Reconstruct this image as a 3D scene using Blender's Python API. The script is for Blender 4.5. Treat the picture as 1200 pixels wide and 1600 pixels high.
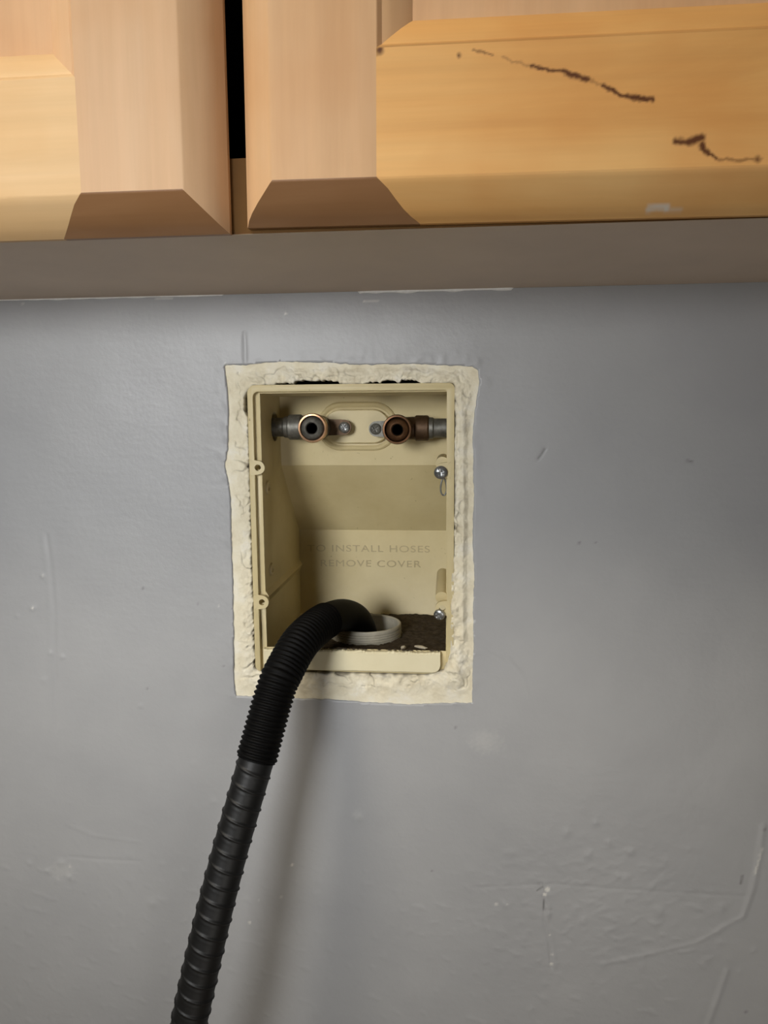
import bpy, bmesh, math, random
import numpy as np
from mathutils import Vector, Matrix

# ------------------------------------------------------------------ scene, camera, light
S = bpy.context.scene
C = S.collection
for o in list(bpy.data.objects):
    bpy.data.objects.remove(o)
ZO = 1150.0            # height of the working origin (eye level) above the floor, mm

S.view_settings.view_transform = 'Standard'
S.view_settings.look = 'None'
S.view_settings.gamma = 1.0
S.view_settings.use_curve_mapping = False
S.view_settings.exposure = 0.0

cam_d = bpy.data.cameras.new('camera')
cam = bpy.data.objects.new('camera', cam_d)
C.objects.link(cam)
S.camera = cam
yaw, pitch, roll = math.radians(5.675), math.radians(7.375), math.radians(-0.439)
f = Vector((-math.sin(yaw)*math.cos(pitch), math.cos(yaw)*math.cos(pitch), -math.sin(pitch)))
r = Vector((math.cos(yaw), math.sin(yaw), 0))
u = r.cross(f)
r2 = r*math.cos(roll) + u*math.sin(roll)
u2 = -r*math.sin(roll) + u*math.cos(roll)
m = Matrix((r2, u2, -f)).transposed().to_4x4()
m.translation = Vector((0, -0.55, ZO/1000))
cam.matrix_world = m
cam_d.sensor_fit = 'VERTICAL'
cam_d.sensor_height = 24.0
cam_d.lens = 24.0*1200/1600
cam_d.clip_start = 0.01

W = bpy.data.worlds.new('world')
S.world = W
W.use_nodes = True
W.node_tree.nodes['Background'].inputs[0].default_value = (1.0, 0.90, 0.78, 1)
W.node_tree.nodes['Background'].inputs[1].default_value = 0.02


def area(name, loc, target, size, power, col, spread=math.pi):
    d = bpy.data.lights.new(name, 'AREA')
    d.shape = 'DISK'
    d.size = size
    d.energy = power
    d.color = col
    d.spread = spread
    o = bpy.data.objects.new(name, d)
    C.objects.link(o)
    o.location = loc
    o.rotation_euler = (Vector(target)-Vector(loc)).to_track_quat('-Z', 'Y').to_euler()
    return o


area('window_light', (-0.44, -1.2, 1.29), (-0.20, 0, 1.02), 0.36, 1.12, (0.985, 0.995, 1.0), math.radians(54))
area('ceiling_light', (-0.78, -1.0, 2.35), (0.0, 0.0, 1.15), 0.5, 15.5, (1.0, 0.90, 0.75))
area('low_fill', (0.36, -1.5, 0.36), (0.0, 0.0, 1.0), 0.6, 3.5, (1.0, 0.96, 0.90))  # added fill from low right; no such source is known there

# ------------------------------------------------------------------ helpers
rng = np.random.default_rng(7)
random.seed(7)
WPOS = {}


def link(o, parent=None, wc=(0, 0, 0)):
    C.objects.link(o)
    WPOS[o.name] = np.array(wc, float)
    if parent is not None:
        o.parent = parent
        o.location = (np.array(wc)-WPOS[parent.name])/1000
    else:
        o.location = (wc[0]/1000, wc[1]/1000, (wc[2]+ZO)/1000)
    return o


def obj(name, v, faces, mat, parent=None, smooth=True, origin=None, angle=None):
    """v in mm in the working frame (x right, y into the wall, z up from eye level)"""
    v = np.asarray(v, float)
    c = np.array(origin, float) if origin is not None else (v.min(0)+v.max(0))/2
    me = bpy.data.meshes.new(name)
    me.from_pydata(((v-c)/1000).tolist(), [], faces)
    return finish(name, me, mat, parent, smooth, c, angle)


def finish(name, me, mat, parent, smooth, c, angle=None):
    for mm in (mat if isinstance(mat, (list, tuple)) else [mat]):
        me.materials.append(mm)
    me.update()
    if smooth:
        me.polygons.foreach_set('use_smooth', [True]*len(me.polygons))
        if angle:
            me.set_sharp_from_angle(angle=math.radians(angle))
    o = bpy.data.objects.new(name, me)
    return link(o, parent, c)


def bmobj(name, bm, mat, parent=None, smooth=True, angle=35, origin=None):
    bmesh.ops.recalc_face_normals(bm, faces=bm.faces)
    v = np.array([x.co[:] for x in bm.verts])
    c = np.array(origin, float) if origin is not None else (v.min(0)+v.max(0))/2
    for x in bm.verts:
        x.co = (x.co-Vector(c))/1000
    me = bpy.data.meshes.new(name)
    bm.to_mesh(me)
    bm.free()
    return finish(name, me, mat, parent, smooth, c, angle)


def empty(name, wc):
    o = bpy.data.objects.new(name, None)
    o.empty_display_size = 0.02
    return link(o, None, wc)


def tag(o, label=None, cat=None, group=None, kind=None):
    for k, val in (('label', label), ('category', cat), ('group', group), ('kind', kind)):
        if val:
            o[k] = val
    return o


def attr(o, name, vals):
    a = o.data.attributes.new(name, 'FLOAT', 'POINT')
    a.data.foreach_set('value', np.asarray(vals, np.float32))


def noise2(x, y, cell, seed):
    """gradient noise, roughly -1..1"""
    g = np.random.default_rng(seed).uniform(0, 2*math.pi, (256, 256))
    gx_, gy_ = np.cos(g), np.sin(g)
    x, y = np.asarray(x), np.asarray(y)
    X, Y = (0.8*x-0.6*y)/cell+1000.0, (0.6*x+0.8*y)/cell+1000.0
    i, j = np.floor(X).astype(int), np.floor(Y).astype(int)
    a, b = X-i, Y-j

    def d(di, dj):
        p, q = (i+di) % 256, (j+dj) % 256
        return gx_[p, q]*(a-di)+gy_[p, q]*(b-dj)
    u_, v_ = a*a*a*(a*(a*6-15)+10), b*b*b*(b*(b*6-15)+10)
    return 1.6*((d(0, 0)*(1-u_)+d(1, 0)*u_)*(1-v_)+(d(0, 1)*(1-u_)+d(1, 1)*u_)*v_)


def fbm(x, y, cell, seed, n=4, gain=0.5):
    o, w = 0, 1
    for k in range(n):
        o = o+w*noise2(x, y, cell/2**k, seed+k)
        w *= gain
    return o


def stroke(x, z, pts, w, edge=0.5):
    """0..1 mask of a hand-drawn line of half-width w"""
    d = np.full(np.shape(x), 1e9)
    p = np.array(pts, float)
    if len(p) == 1:
        d = np.hypot(x-p[0, 0], z-p[0, 1])
    for a, b in zip(p[:-1], p[1:]):
        ab = b-a
        t = np.clip(((x-a[0])*ab[0]+(z-a[1])*ab[1])/max(ab@ab, 1e-9), 0, 1)
        d = np.minimum(d, np.hypot(x-a[0]-t*ab[0], z-a[1]-t*ab[1]))
    return np.clip((w-d)/(w*edge)+0.0, 0, 1)


def lathe(bm, prof, c, axis=(0, -1, 0), n=32, close0=True, close1=True):
    """prof: list of (radius, distance along axis)"""
    ax = Vector(axis).normalized()
    t = Vector((0, 0, 1)) if abs(ax.z) < 0.9 else Vector((1, 0, 0))
    a = ax.cross(t).normalized()
    b = ax.cross(a)
    rings = []
    for rad, d in prof:
        rings.append([bm.verts.new(Vector(c)+ax*d+(a*math.cos(2*math.pi*k/n)+b*math.sin(2*math.pi*k/n))*rad)
                      for k in range(n)])
    for q0, q1 in zip(rings[:-1], rings[1:]):
        for k in range(n):
            bm.faces.new((q0[k], q0[(k+1) % n], q1[(k+1) % n], q1[k]))
    if close0:
        bm.faces.new(rings[0])
    if close1:
        bm.faces.new(rings[-1][::-1])
    return rings


def prism(bm, poly, axis, lo, hi):
    """extrude a 2D polygon; axis 'x': poly=(y,z); 'y': poly=(x,z); 'z': poly=(x,y)"""
    def P(p, t):
        return {'x': (t, p[0], p[1]), 'y': (p[0], t, p[1]), 'z': (p[0], p[1], t)}[axis]
    a = [bm.verts.new(P(p, lo)) for p in poly]
    b = [bm.verts.new(P(p, hi)) for p in poly]
    n = len(poly)
    bm.faces.new(a)
    bm.faces.new(b[::-1])
    for k in range(n):
        bm.faces.new((a[k], b[k], b[(k+1) % n], a[(k+1) % n]))


def rrect(x0, x1, z0, z1, rad, n=6):
    """counter-clockwise rounded rectangle; rad = (lower-left, lower-right, upper-right, upper-left)"""
    out = []
    for (cx, cz, a0), q in zip(((x0, z0, 180), (x1, z0, 270), (x1, z1, 0), (x0, z1, 90)), rad):
        sx, sz = (1 if cx == x0 else -1), (1 if cz == z0 else -1)
        for k in range(n+1):
            t = math.radians(a0+90*k/n)
            out.append((cx+sx*q+q*math.cos(t), cz+sz*q+q*math.sin(t)))
    return out


def temp(bm):
    bmesh.ops.recalc_face_normals(bm, faces=bm.faces)
    me = bpy.data.meshes.new('t')
    bm.to_mesh(me)
    bm.free()
    o = bpy.data.objects.new('t', me)
    C.objects.link(o)
    return o


def boolean(base, cutters, bevel=None):
    """mesh (mm) of base minus cutters"""
    for c in cutters:
        md = base.modifiers.new('b', 'BOOLEAN')
        md.operation = 'DIFFERENCE'
        md.solver = 'EXACT'
        md.object = c
    if bevel:
        md = base.modifiers.new('v', 'BEVEL')
        md.width = bevel
        md.segments = 2
        md.limit_method = 'ANGLE'
        md.angle_limit = math.radians(40)
    dg = bpy.context.evaluated_depsgraph_get()
    me = bpy.data.meshes.new_from_object(base.evaluated_get(dg))
    for o in [base]+cutters:
        bpy.data.objects.remove(o)
    bm = bmesh.new()
    bm.from_mesh(me)
    bpy.data.meshes.remove(me)
    return bm


# ------------------------------------------------------------------ materials
class NT:
    def __init__(self, name):
        self.m = bpy.data.materials.new(name)
        self.m.use_nodes = True
        self.t = self.m.node_tree
        self.b = self.t.nodes['Principled BSDF']

    def n(self, kind, **kw):
        nd = self.t.nodes.new(kind)
        for k, v in kw.items():
            if k.startswith('i_'):
                key = k[2:]
                nd.inputs[int(key) if key.isdigit() else key].default_value = v
            else:
                setattr(nd, k, v)
        return nd

    def l(self, a, b):
        self.t.links.new(a, b)

    def coords(self, scale=(1, 1, 1), rot=(0, 0, 0), loc=(0, 0, 0)):
        tc = self.n('ShaderNodeTexCoord')
        mp = self.n('ShaderNodeMapping')
        mp.inputs['Scale'].default_value = scale
        mp.inputs['Rotation'].default_value = rot
        mp.inputs['Location'].default_value = loc
        self.l(tc.outputs['Object'], mp.inputs['Vector'])
        return mp.outputs[0]

    def noise(self, vec, scale, detail=4, rough=0.55, dist=0.0):
        nd = self.n('ShaderNodeTexNoise')
        nd.inputs['Scale'].default_value = scale
        nd.inputs['Detail'].default_value = detail
        nd.inputs['Roughness'].default_value = rough
        nd.inputs['Distortion'].default_value = dist
        self.l(vec, nd.inputs['Vector'])
        return nd.outputs['Fac']

    def ramp(self, fac, stops):
        nd = self.n('ShaderNodeValToRGB')
        e = nd.color_ramp.elements
        while len(e) < len(stops):
            e.new(0.5)
        for el, (p, c) in zip(e, stops):
            el.position = p
            el.color = (*c, 1) if len(c) == 3 else c
        self.l(fac, nd.inputs[0])
        return nd.outputs[0]

    def mix(self, fac, a, b, mode='MIX'):
        nd = self.n('ShaderNodeMix', data_type='RGBA', blend_type=mode)
        for sock, val in ((nd.inputs[0], fac), (nd.inputs[6], a), (nd.inputs[7], b)):
            if hasattr(val, 'is_output'):
                self.l(val, sock)
            else:
                sock.default_value = val if isinstance(val, (int, float)) else (*val, 1)
        return nd.outputs[2]

    def attr(self, name):
        return self.n('ShaderNodeAttribute', attribute_name=name).outputs['Fac']

    def bump(self, h, strength, dist):
        nd = self.n('ShaderNodeBump')
        nd.inputs['Strength'].default_value = strength
        nd.inputs['Distance'].default_value = dist
        self.l(h, nd.inputs['Height'])
        self.l(nd.outputs[0], self.b.inputs['Normal'])

    def set(self, col=None, rough=None, metal=None, spec=None, coat=None):
        if col is not None:
            if hasattr(col, 'is_output'):
                self.l(col, self.b.inputs['Base Color'])
            else:
                self.b.inputs['Base Color'].default_value = (*col, 1)
        if rough is not None:
            if hasattr(rough, 'is_output'):
                self.l(rough, self.b.inputs['Roughness'])
            else:
                self.b.inputs['Roughness'].default_value = rough
        if metal is not None:
            self.b.inputs['Metallic'].default_value = metal
        if spec is not None:
            self.b.inputs['Specular IOR Level'].default_value = spec
        if coat is not None:
            self.b.inputs['Coat Weight'].default_value = coat
            self.b.inputs['Coat Roughness'].default_value = 0.2
        return self.m


def mat_wall():
    t = NT('grey_wall_paint')
    v = t.coords()
    c = t.ramp(t.noise(v, 9, 5, 0.6), [(0.3, (0.325, 0.327, 0.332)), (0.7, (0.365, 0.366, 0.368))])
    c = t.mix(t.attr('chip'), c, (0.72, 0.70, 0.64))
    c = t.mix(t.attr('scuff_shade'), c, (0.07, 0.066, 0.06))
    t.bump(t.noise(v, 260, 3, 0.6), 0.25, 0.0006)
    return t.set(c, 0.42, spec=0.45)


def mat_plaster():
    t = NT('torn_cream_plaster')
    v = t.coords()
    c = t.ramp(t.noise(v, 60, 6, 0.65), [(0.3, (0.66, 0.59, 0.43)), (0.52, (0.76, 0.70, 0.54)), (0.75, (0.80, 0.77, 0.68))])
    c = t.mix(t.attr('scuff_shade'), c, (0.06, 0.045, 0.03))  # mask also paints shade into creases and the gap edge
    t.bump(t.noise(v, 420, 5, 0.65), 0.5, 0.0008)
    return t.set(c, 0.8, spec=0.2)


def mat_plastic(name, a, b, rough=0.45, bump=0.15):
    t = NT(name)
    v = t.coords()
    c = t.ramp(t.noise(v, 26, 6, 0.65), [(0.3, a), (0.7, b)])
    sp = t.ramp(t.noise(v, 330, 2, 0.5), [(0.73, (0, 0, 0)), (0.80, (1, 1, 1))])
    c = t.mix(sp, c, tuple(x*0.45 for x in a))
    t.bump(t.noise(v, 220, 3), bump, 0.0006)
    return t.set(c, rough, spec=0.4)


def mat_wood(name, along, c0, c1, c2, loc=(0, 0, 0), rough=0.55):
    t = NT(name)
    sc = {'x': (1.1, 8, 9), 'z': (9, 8, 1.1)}[along]
    v = t.coords(sc, loc=loc)
    big = t.noise(v, 2.6, 5, 0.6, 0.9)
    c = t.ramp(big, [(0.28, c0), (0.5, c1), (0.72, c2)])
    sc2 = {'x': (4, 110, 120), 'z': (120, 110, 4)}[along]
    fine = t.noise(t.coords(sc2, loc=loc), 1.0, 4, 0.6)
    c = t.mix(0.35, c, t.ramp(fine, [(0.3, tuple(x*0.78 for x in c1)), (0.7, tuple(min(1, x*1.1) for x in c1))]))
    blot = t.ramp(t.noise(t.coords((1, 1, 1), loc=loc), 14, 3, 0.5), [(0.45, (0, 0, 0)), (0.75, (0.5, 0.5, 0.5))])
    c = t.mix(blot, c, tuple(a*b for a, b in zip(c0, (0.98, 0.86, 0.72))))
    c = t.mix(t.attr('stain'), c, (0.085, 0.024, 0.007))
    c = t.mix(t.attr('smear'), c, (0.7, 0.68, 0.62))
    t.bump(fine, 0.05, 0.0004)
    return t.set(c, rough, spec=0.3)


def mat_metal(name, a, b, scale=120, rough=0.45, metal=0.9):
    t = NT(name)
    v = t.coords()
    nz = t.noise(v, scale, 5, 0.65)
    c = t.ramp(nz, [(0.35, a), (0.65, b)])
    t.bump(nz, 0.2, 0.0005)
    return t.set(c, rough, metal)


def mat_flat(name, col, rough=0.6, var=0.15, scale=80, spec=0.4, bump=0.15):
    t = NT(name)
    v = t.coords()
    nz = t.noise(v, scale, 5, 0.6)
    c = t.ramp(nz, [(0.3, tuple(x*(1-var) for x in col)), (0.7, tuple(min(1, x*(1+var)) for x in col))])
    t.bump(nz, bump, 0.0006)
    return t.set(c, rough, spec=spec)


M = dict(
    wall=mat_wall(), plaster=mat_plaster(),
    box=mat_plastic('cream_plastic', (0.54, 0.445, 0.235), (0.61, 0.515, 0.29)),
    rim=mat_plastic('cream_plastic_rim', (0.68, 0.61, 0.40), (0.74, 0.67, 0.46)),
    text=mat_plastic('cream_plastic_lettering', (0.40, 0.33, 0.185), (0.46, 0.38, 0.22)),
    pvc=mat_flat('grey_white_pvc', (0.40, 0.37, 0.295), 0.5, 0.12, 150),
    hose=mat_flat('black_corrugated_rubber', (0.0055, 0.0055, 0.0053), 0.5, 0.3, 90, 0.4),
    hose_fine=mat_flat('shaded_black_rubber', (0.0022, 0.0021, 0.002), 0.6, 0.3, 90, 0.1),  # upper hose coloured blacker, for the shade held between its ribs
    steel=mat_metal('zinc_screw_steel', (0.28, 0.29, 0.29), (0.45, 0.46, 0.46), 200, 0.33),
    galv=mat_metal('galvanised_grey', (0.10, 0.10, 0.085), (0.20, 0.19, 0.165), 260, 0.5, 0.6),
    copper=mat_metal('tarnished_copper', (0.085, 0.042, 0.02), (0.16, 0.08, 0.036), 160, 0.42, 0.75),
    ring=mat_metal('bright_copper', (0.40, 0.22, 0.12), (0.66, 0.40, 0.23), 160, 0.28, 0.9),
    brass=mat_metal('dull_brown_brass', (0.06, 0.034, 0.017), (0.10, 0.058, 0.03), 160, 0.5, 0.6),
    dark=mat_flat('dark_shade_fill', (0.012, 0.010, 0.008), 0.9, 0.2, 40, 0.1),  # near-black colour standing in for shade inside openings
    grime=mat_flat('dark_dirt', (0.055, 0.042, 0.028), 0.9, 0.5, 260, 0.1, 0.6),
    chip=mat_flat('pale_plaster_chip', (0.60, 0.54, 0.42), 0.85, 0.2, 300, 0.1),
    caulk=mat_flat('white_caulk', (0.84, 0.83, 0.80), 0.6, 0.08, 200),
    under=mat_flat('taupe_painted_underside', (0.62, 0.50, 0.38), 0.5, 0.05, 14, 0.4),
    carc=mat_flat('brown_cabinet_wood', (0.10, 0.05, 0.015), 0.7, 0.15, 12, 0.1),
    floor=mat_flat('tan_floor', (0.30, 0.23, 0.16), 0.6, 0.15, 6),
    stile_l=mat_wood('pale_stile_maple', 'z', (0.60, 0.37, 0.20), (0.66, 0.43, 0.25), (0.72, 0.50, 0.31), (0.3, 0, 0.1)),
    rail_l=mat_wood('pale_rail_maple', 'x', (0.62, 0.40, 0.18), (0.70, 0.47, 0.24), (0.75, 0.53, 0.30), (0.1, 0, 0.7)),
    stile_r=mat_wood('tan_stile_maple', 'z', (0.56, 0.33, 0.16), (0.63, 0.39, 0.205), (0.68, 0.44, 0.25), (0.8, 0, 0.2)),
    rail_r=mat_wood('orange_rail_maple', 'x', (0.60, 0.29, 0.085), (0.72, 0.395, 0.135), (0.80, 0.50, 0.20), (0.6, 0, 0.4)),
    panel=mat_wood('pinkish_panel_maple', 'z', (0.56, 0.32, 0.16), (0.64, 0.39, 0.21), (0.68, 0.44, 0.25), (0.2, 0, 0.9)),
    endgrain=mat_wood('dark_endgrain_maple', 'x', (0.25, 0.125, 0.052), (0.31, 0.16, 0.07), (0.36, 0.19, 0.09), (0.9, 0, 0.3), 0.42),
)

# ------------------------------------------------------------------ wall and setting
OUT = [(-169.6, 34.2), (-162.9, 35.0), (-153.5, 34.5), (-141.7, 36.1), (-127.6, 36.8), (-109.0, 36.1), (-90.5, 35.4),
       (-79.0, 34.3), (-63.0, 33.7), (-35.7, 33.8), (-8.7, 32.5), (8.3, 31.4), (12.3, 28.3), (13.3, 19.4), (12.0, 12.7),
       (10.3, 1.6), (8.7, -20.9), (9.6, -29.9), (9.3, -43.6), (10.3, -57.4), (9.1, -85.1), (10.7, -118.0), (10.0, -146.6),
       (10.6, -168.2), (9.9, -190.2), (10.0, -213.7), (-7.9, -214.3), (-36.5, -216.2), (-65.4, -215.6), (-89.7, -214.3),
       (-119.1, -214.2), (-143.8, -214.4), (-156.2, -213.3), (-168.7, -213.6), (-170.4, -204.0), (-169.3, -169.8),
       (-168.6, -120.4), (-168.4, -86.5), (-168.4, -57.8), (-170.4, -43.6), (-171.6, -36.6), (-168.8, -24.8),
       (-167.3, 3.0), (-168.1, 21.4)]
OUT = OUT[::-1]                      # counter-clockwise
CEN = np.array((-78.0, -90.0))


def resample(poly, step):
    p = np.array(poly+[poly[0]], float)
    d = np.r_[0, np.cumsum(np.hypot(*np.diff(p, axis=0).T))]
    s = np.linspace(0, d[-1], int(d[-1]/step), endpoint=False)
    return np.c_[np.interp(s, d, p[:, 0]), np.interp(s, d, p[:, 1])]


OL = resample(OUT, 0.8)
nrm = OL-CEN
nrm /= np.linalg.norm(nrm, axis=1)[:, None]
sarc = np.arange(len(OL))*0.8
per = len(OL)*0.8
rag = 0.4*noise2(sarc, 0*sarc, 3.0, 5)+0.4*noise2(sarc, 0*sarc, 8.0, 6)
fade = np.clip(np.minimum(sarc, per-sarc)/10, 0, 1)
OL = OL+nrm*(rag*fade)[:, None]

PAINT_Y = -1.0


def wall_h(x, z):
    """relief of the painted wall in mm, + = towards the room"""
    h = 0.55*noise2(x, z, 90, 11)+0.22*noise2(x, z, 34, 12)+0.035*fbm(x, z, 12, 13, 3)
    h = h+0.03*fbm(x*0.45+z*0.2, z*2.2, 9, 21, 3)                        # trowel drag
    lr = np.clip(-(z+300)/80, 0, 1)
    h = h+lr*np.clip(noise2(x+z*0.7, z-x*0.35, 9, 25)-0.35, 0, 1)*0.55   # skim ridges low on the wall
    bl = np.exp(-((x-100)/95)**2-((z+365)/62)**2)
    h = h+bl*0.32*np.clip(fbm(x+z*0.6, (z-x*0.5)*1.5, 13, 33, 3), 0, 2)

    def ridge(pts, w, a):
        return 0.6*a*stroke(x, z, pts, w, 1.0)
    lv = [(-312.6, -91.5), (-310.9, -112.4), (-310.4, -152.5), (-312.9, -198.7), (-315.5, -245.8)]
    h = h-ridge(lv, 2.4, 0.75)+ridge([(a+3.4, b) for a, b in lv], 3.5, 0.25)+ridge([(a-3.4, b) for a, b in lv], 3.5, 0.3)
    h = h-ridge([(-310.6, -352.4), (-283.7, -353.2), (-251.8, -353.2)], 1.8, 0.55)
    h = h+ridge([(-311.5, -325.1), (-287.9, -333.2), (-251.0, -336.8)], 2.2, 0.35)
    h = h-ridge([(54.5, -33.6), (59.7, -25.6)], 1.8, 0.8)-ridge([(155.9, -34.3), (161.5, -35.6)], 1.4, 0.5)
    h = h-ridge([(36.3, -179.7), (45.8, -191.6), (50.6, -206.1)], 2.0, 0.55)
    h = h-ridge([(13.0, -170.6), (38.7, -184.5)], 1.5, 0.3)
    vb = [(62.6, -354.7), (66.3, -370.2), (65.6, -386.0), (69.8, -401.7), (72.1, -422.9)]
    h = h-ridge(vb, 1.6, 0.9)+ridge([(a+2.6, b) for a, b in vb], 2.2, 0.6)
    h = h-ridge([(12.1, -360.2), (69.8, -354.3), (117.1, -355.7), (172.9, -356.1), (218.6, -356.0)], 1.6, 0.35)
    h = h+ridge([(221.0, -300.6), (219.2, -325.6), (216.1, -351.1), (210.3, -371.9)], 3.2, 0.8)
    h = h+ridge([(201.0, -416.6), (196.0, -438.1), (189.2, -462.6)], 3.2, 0.9)
    h = h+ridge([(109.4, -417.6), (142.3, -407.5), (179.2, -394.5), (210.3, -371.9)], 2.6, 0.45)
    h = h+ridge([(-153.7, 56.6), (-153.6, 46.2), (-153.5, 36)], 2.0, 0.9)-ridge([(-157, 53), (-157, 37)], 1.5, 0.4)
    for bx, bz, w, a in ((80.7, -312.4, 6, .5), (101.6, -303.8, 4, .5), (111.3, -318.5, 4, .5), (127.8, -325.4, 5, .5),
                         (-242.9, -388.5, 6, .7), (-233.4, -354.9, 4, .4), (-76.2, -307.0, 6, .6), (97, -330, 5, .4),
                         (119, -345, 4, .4), (40, -330, 7, .35), (150, -372, 6, .4), (-317.7, -122.4, 3, .7),
                         (-327.8, -147.8, 3.5, .7), (-315.6, -183.3, 3, .6), (-340.7, -154.1, 2.5, .6), (-306, -186, 3, .6),
                         (-322, -205, 4, .5), (-318, -358, 5, .8), (-330, -366, 4, .7), (-312, -370, 4, .6),
                         (-345, -360, 4, .5), (-245, -224, 3, .5), (-190, -300, 5, .4), (-205, -270, 4, .35), (18, 20, 6, .5)):
        h = h+a*np.exp(-((x-bx)**2+(z-bz)**2)/(w*0.6)**2)
    # swelling of paint round the cut-out
    d = np.maximum(np.abs(x+79)-91, np.abs(z+89)-126)
    h = h+np.exp(-np.clip(d, 0, 99)/5)*(0.25+0.5*np.clip(noise2(x, z, 7, 41), 0, 1))
    return h


GX0, GX1, GZ0, GZ1, ST = -440.0, 320.0, -560.0, 100.0, 1.25
gx = np.arange(GX0, GX1+.01, ST)
gz = np.arange(GZ0, GZ1+.01, ST)
X, Z = np.meshgrid(gx, gz)
nx, nz = len(gx), len(gz)
fx, fz = X.ravel().copy(), Z.ravel().copy()
# signed distance to the ragged outline (near band only)
near = (fx > -180) & (fx < 22) & (fz > -226) & (fz < 46)
idx = np.where(near)[0]
px, pz = fx[idx], fz[idx]
inside = np.zeros(len(idx), bool)
a, b = OL, np.roll(OL, -1, 0)
for (x0, z0), (x1, z1) in zip(a, b):
    if z0 != z1:
        c = ((z0 > pz) != (z1 > pz))
        inside ^= c & (px < (x1-x0)*(pz-z0)/(z1-z0)+x0)
dist = np.full(len(idx), 1e9)
cl = np.zeros((len(idx), 2))
for q in OL:
    d = np.hypot(px-q[0], pz-q[1])
    mk = d < dist
    dist[mk] = d[mk]
    cl[mk] = q
snap = dist < 0.72*ST
fx[idx[snap]], fz[idx[snap]] = cl[snap, 0], cl[snap, 1]
ins = np.zeros(nx*nz, bool)
ins[idx] = inside & ~snap
brd = np.zeros(nx*nz, bool)
brd[idx] = snap
edge = np.minimum.reduce([fx-GX0, GX1-fx, fz-GZ0, GZ1-fz])
hh = wall_h(fx, fz)*np.clip(edge/25, 0, 1)
wy = PAINT_Y-hh
I = np.arange(nx*nz).reshape(nz, nx)
Q = np.stack([I[:-1, :-1], I[:-1, 1:], I[1:, 1:], I[1:, :-1]], -1).reshape(-1, 4)
keep = ~ins[Q].any(1) & ~(brd[Q].all(1) & np.isin(Q, idx[inside]).any(1))
Q = Q[keep]
V = np.c_[fx, wy, fz]
# skirt along the cut edge
ec = {}
nearq = Q[(brd[Q].sum(1) >= 2)]
for q in Q[np.isin(Q, idx).any(1)]:
    for k in range(4):
        e = (int(q[k]), int(q[(k+1) % 4]))
        ec[e] = 1
skirt = [e for e in ec if (e[1], e[0]) not in ec and near[e[0]] and near[e[1]]
         and -176 < fx[e[0]] < 18 and -221 < fz[e[0]] < 41]
V = V.tolist()
sk = {}
for e in skirt:
    for i in e:
        if i not in sk:
            sk[i] = len(V)
            V.append((fx[i], 2.5, fz[i]))
faces = Q.tolist()+[(e[1], e[0], sk[e[0]], sk[e[1]]) for e in skirt]
# the rest of the wall round the detailed field
BX0, BX1, BZ0, BZ1 = -1700, 1700, -ZO, 1250
o0 = len(V)
bx, bz = [BX0, GX0, GX1, BX1], [BZ0, GZ0, GZ1, BZ1]
for zz in bz:
    for xx in bx:
        V.append((xx, PAINT_Y, zz))
for j in range(3):
    for i in range(3):
        if i == 1 and j == 1:
            continue
        faces.append((o0+j*4+i, o0+j*4+i+1, o0+(j+1)*4+i+1, o0+(j+1)*4+i))
# cavity behind the wall
c0 = len(V)
for yy in (0.5, 200):
    for xx, zz in ((-240, -300), (80, -300), (80, 110), (-240, 110)):
        V.append((xx, yy, zz))
cav0 = len(faces)
faces += [(c0+4, c0+5, c0+6, c0+7)]+[(c0+k, c0+(k+1) % 4, c0+4+(k+1) % 4, c0+4+k) for k in range(4)]
wall = obj('wall_back', V, faces, [M['wall'], M['dark']], None, True, (0, 0, -ZO))
for p in wall.data.polygons[cav0:]:
    p.material_index = 1  # cavity faces coloured near-black in place of shade
    p.use_smooth = False
tag(wall, 'grey painted wall with trowel marks behind the outlet box', kind='structure')
VV = np.array(V)
vx, vz = VV[:, 0], VV[:, 2]
jit = 0.8*noise2(vx, vz, 2.5, 51)
chip = np.zeros(len(V))
for cx, cz, w in ((-123.5, 69.9, 1.3), (-67.1, 77.5, 1.2), (-319.2, 81.1, 1.3), (67.5, -358.6, 2.4), (65.6, -363, 1.8),
                  (29.2, -372.9, 1.4), (37.9, -372.4, 1.2), (71.6, -420.2, 1.6), (71.9, -412.2, 1.2), (70, -396, 1.0),
                  (-180.3, -143.2, .9), (-164.5, -400.3, 1.5), (-138.0, -376.8, 1.2), (-156.1, -380.6, 1.0),
                  (-128.6, -349.3, 1.5), (-322, -372, 1.2), (-311, -361, 1.2), (-327.8, -147.8, 1.2), (-317.7, -122, 1.0)):
    chip = np.maximum(chip, 0.75*np.clip((w-np.hypot(vx-cx, vz-cz)-0.7*jit)/1.0, 0, 1))
for pts, w in (([(-68, 77.2), (-62, 77.6), (-57, 77.3)], 0.5), ([(-218, 82.3), (-206, 82.6)], 0.8),
               ([(-163, 30), (-169, 36)], 0.8), ([(221, -318), (217, -338)], 0.9)):
    chip = np.maximum(chip, 0.5*stroke(vx+jit, vz, pts, w+.3, 1))
chip = np.maximum(chip, 0.14*np.clip((11-np.hypot((vx-20)/1.4, vz+243)-5*jit)/9, 0, 1))    # pale rubbed patch below right corner
chip = np.maximum(chip, 0.12*np.clip((5-np.hypot(vx+77, vz+306)-2*jit)/4, 0, 1))
chip = np.maximum(chip, 0.10*np.clip((9-np.hypot((vx+318)/1.5, vz+364)-5*jit)/6, 0, 1))
attr(wall, 'chip', chip)
sc = np.zeros(len(V))
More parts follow.
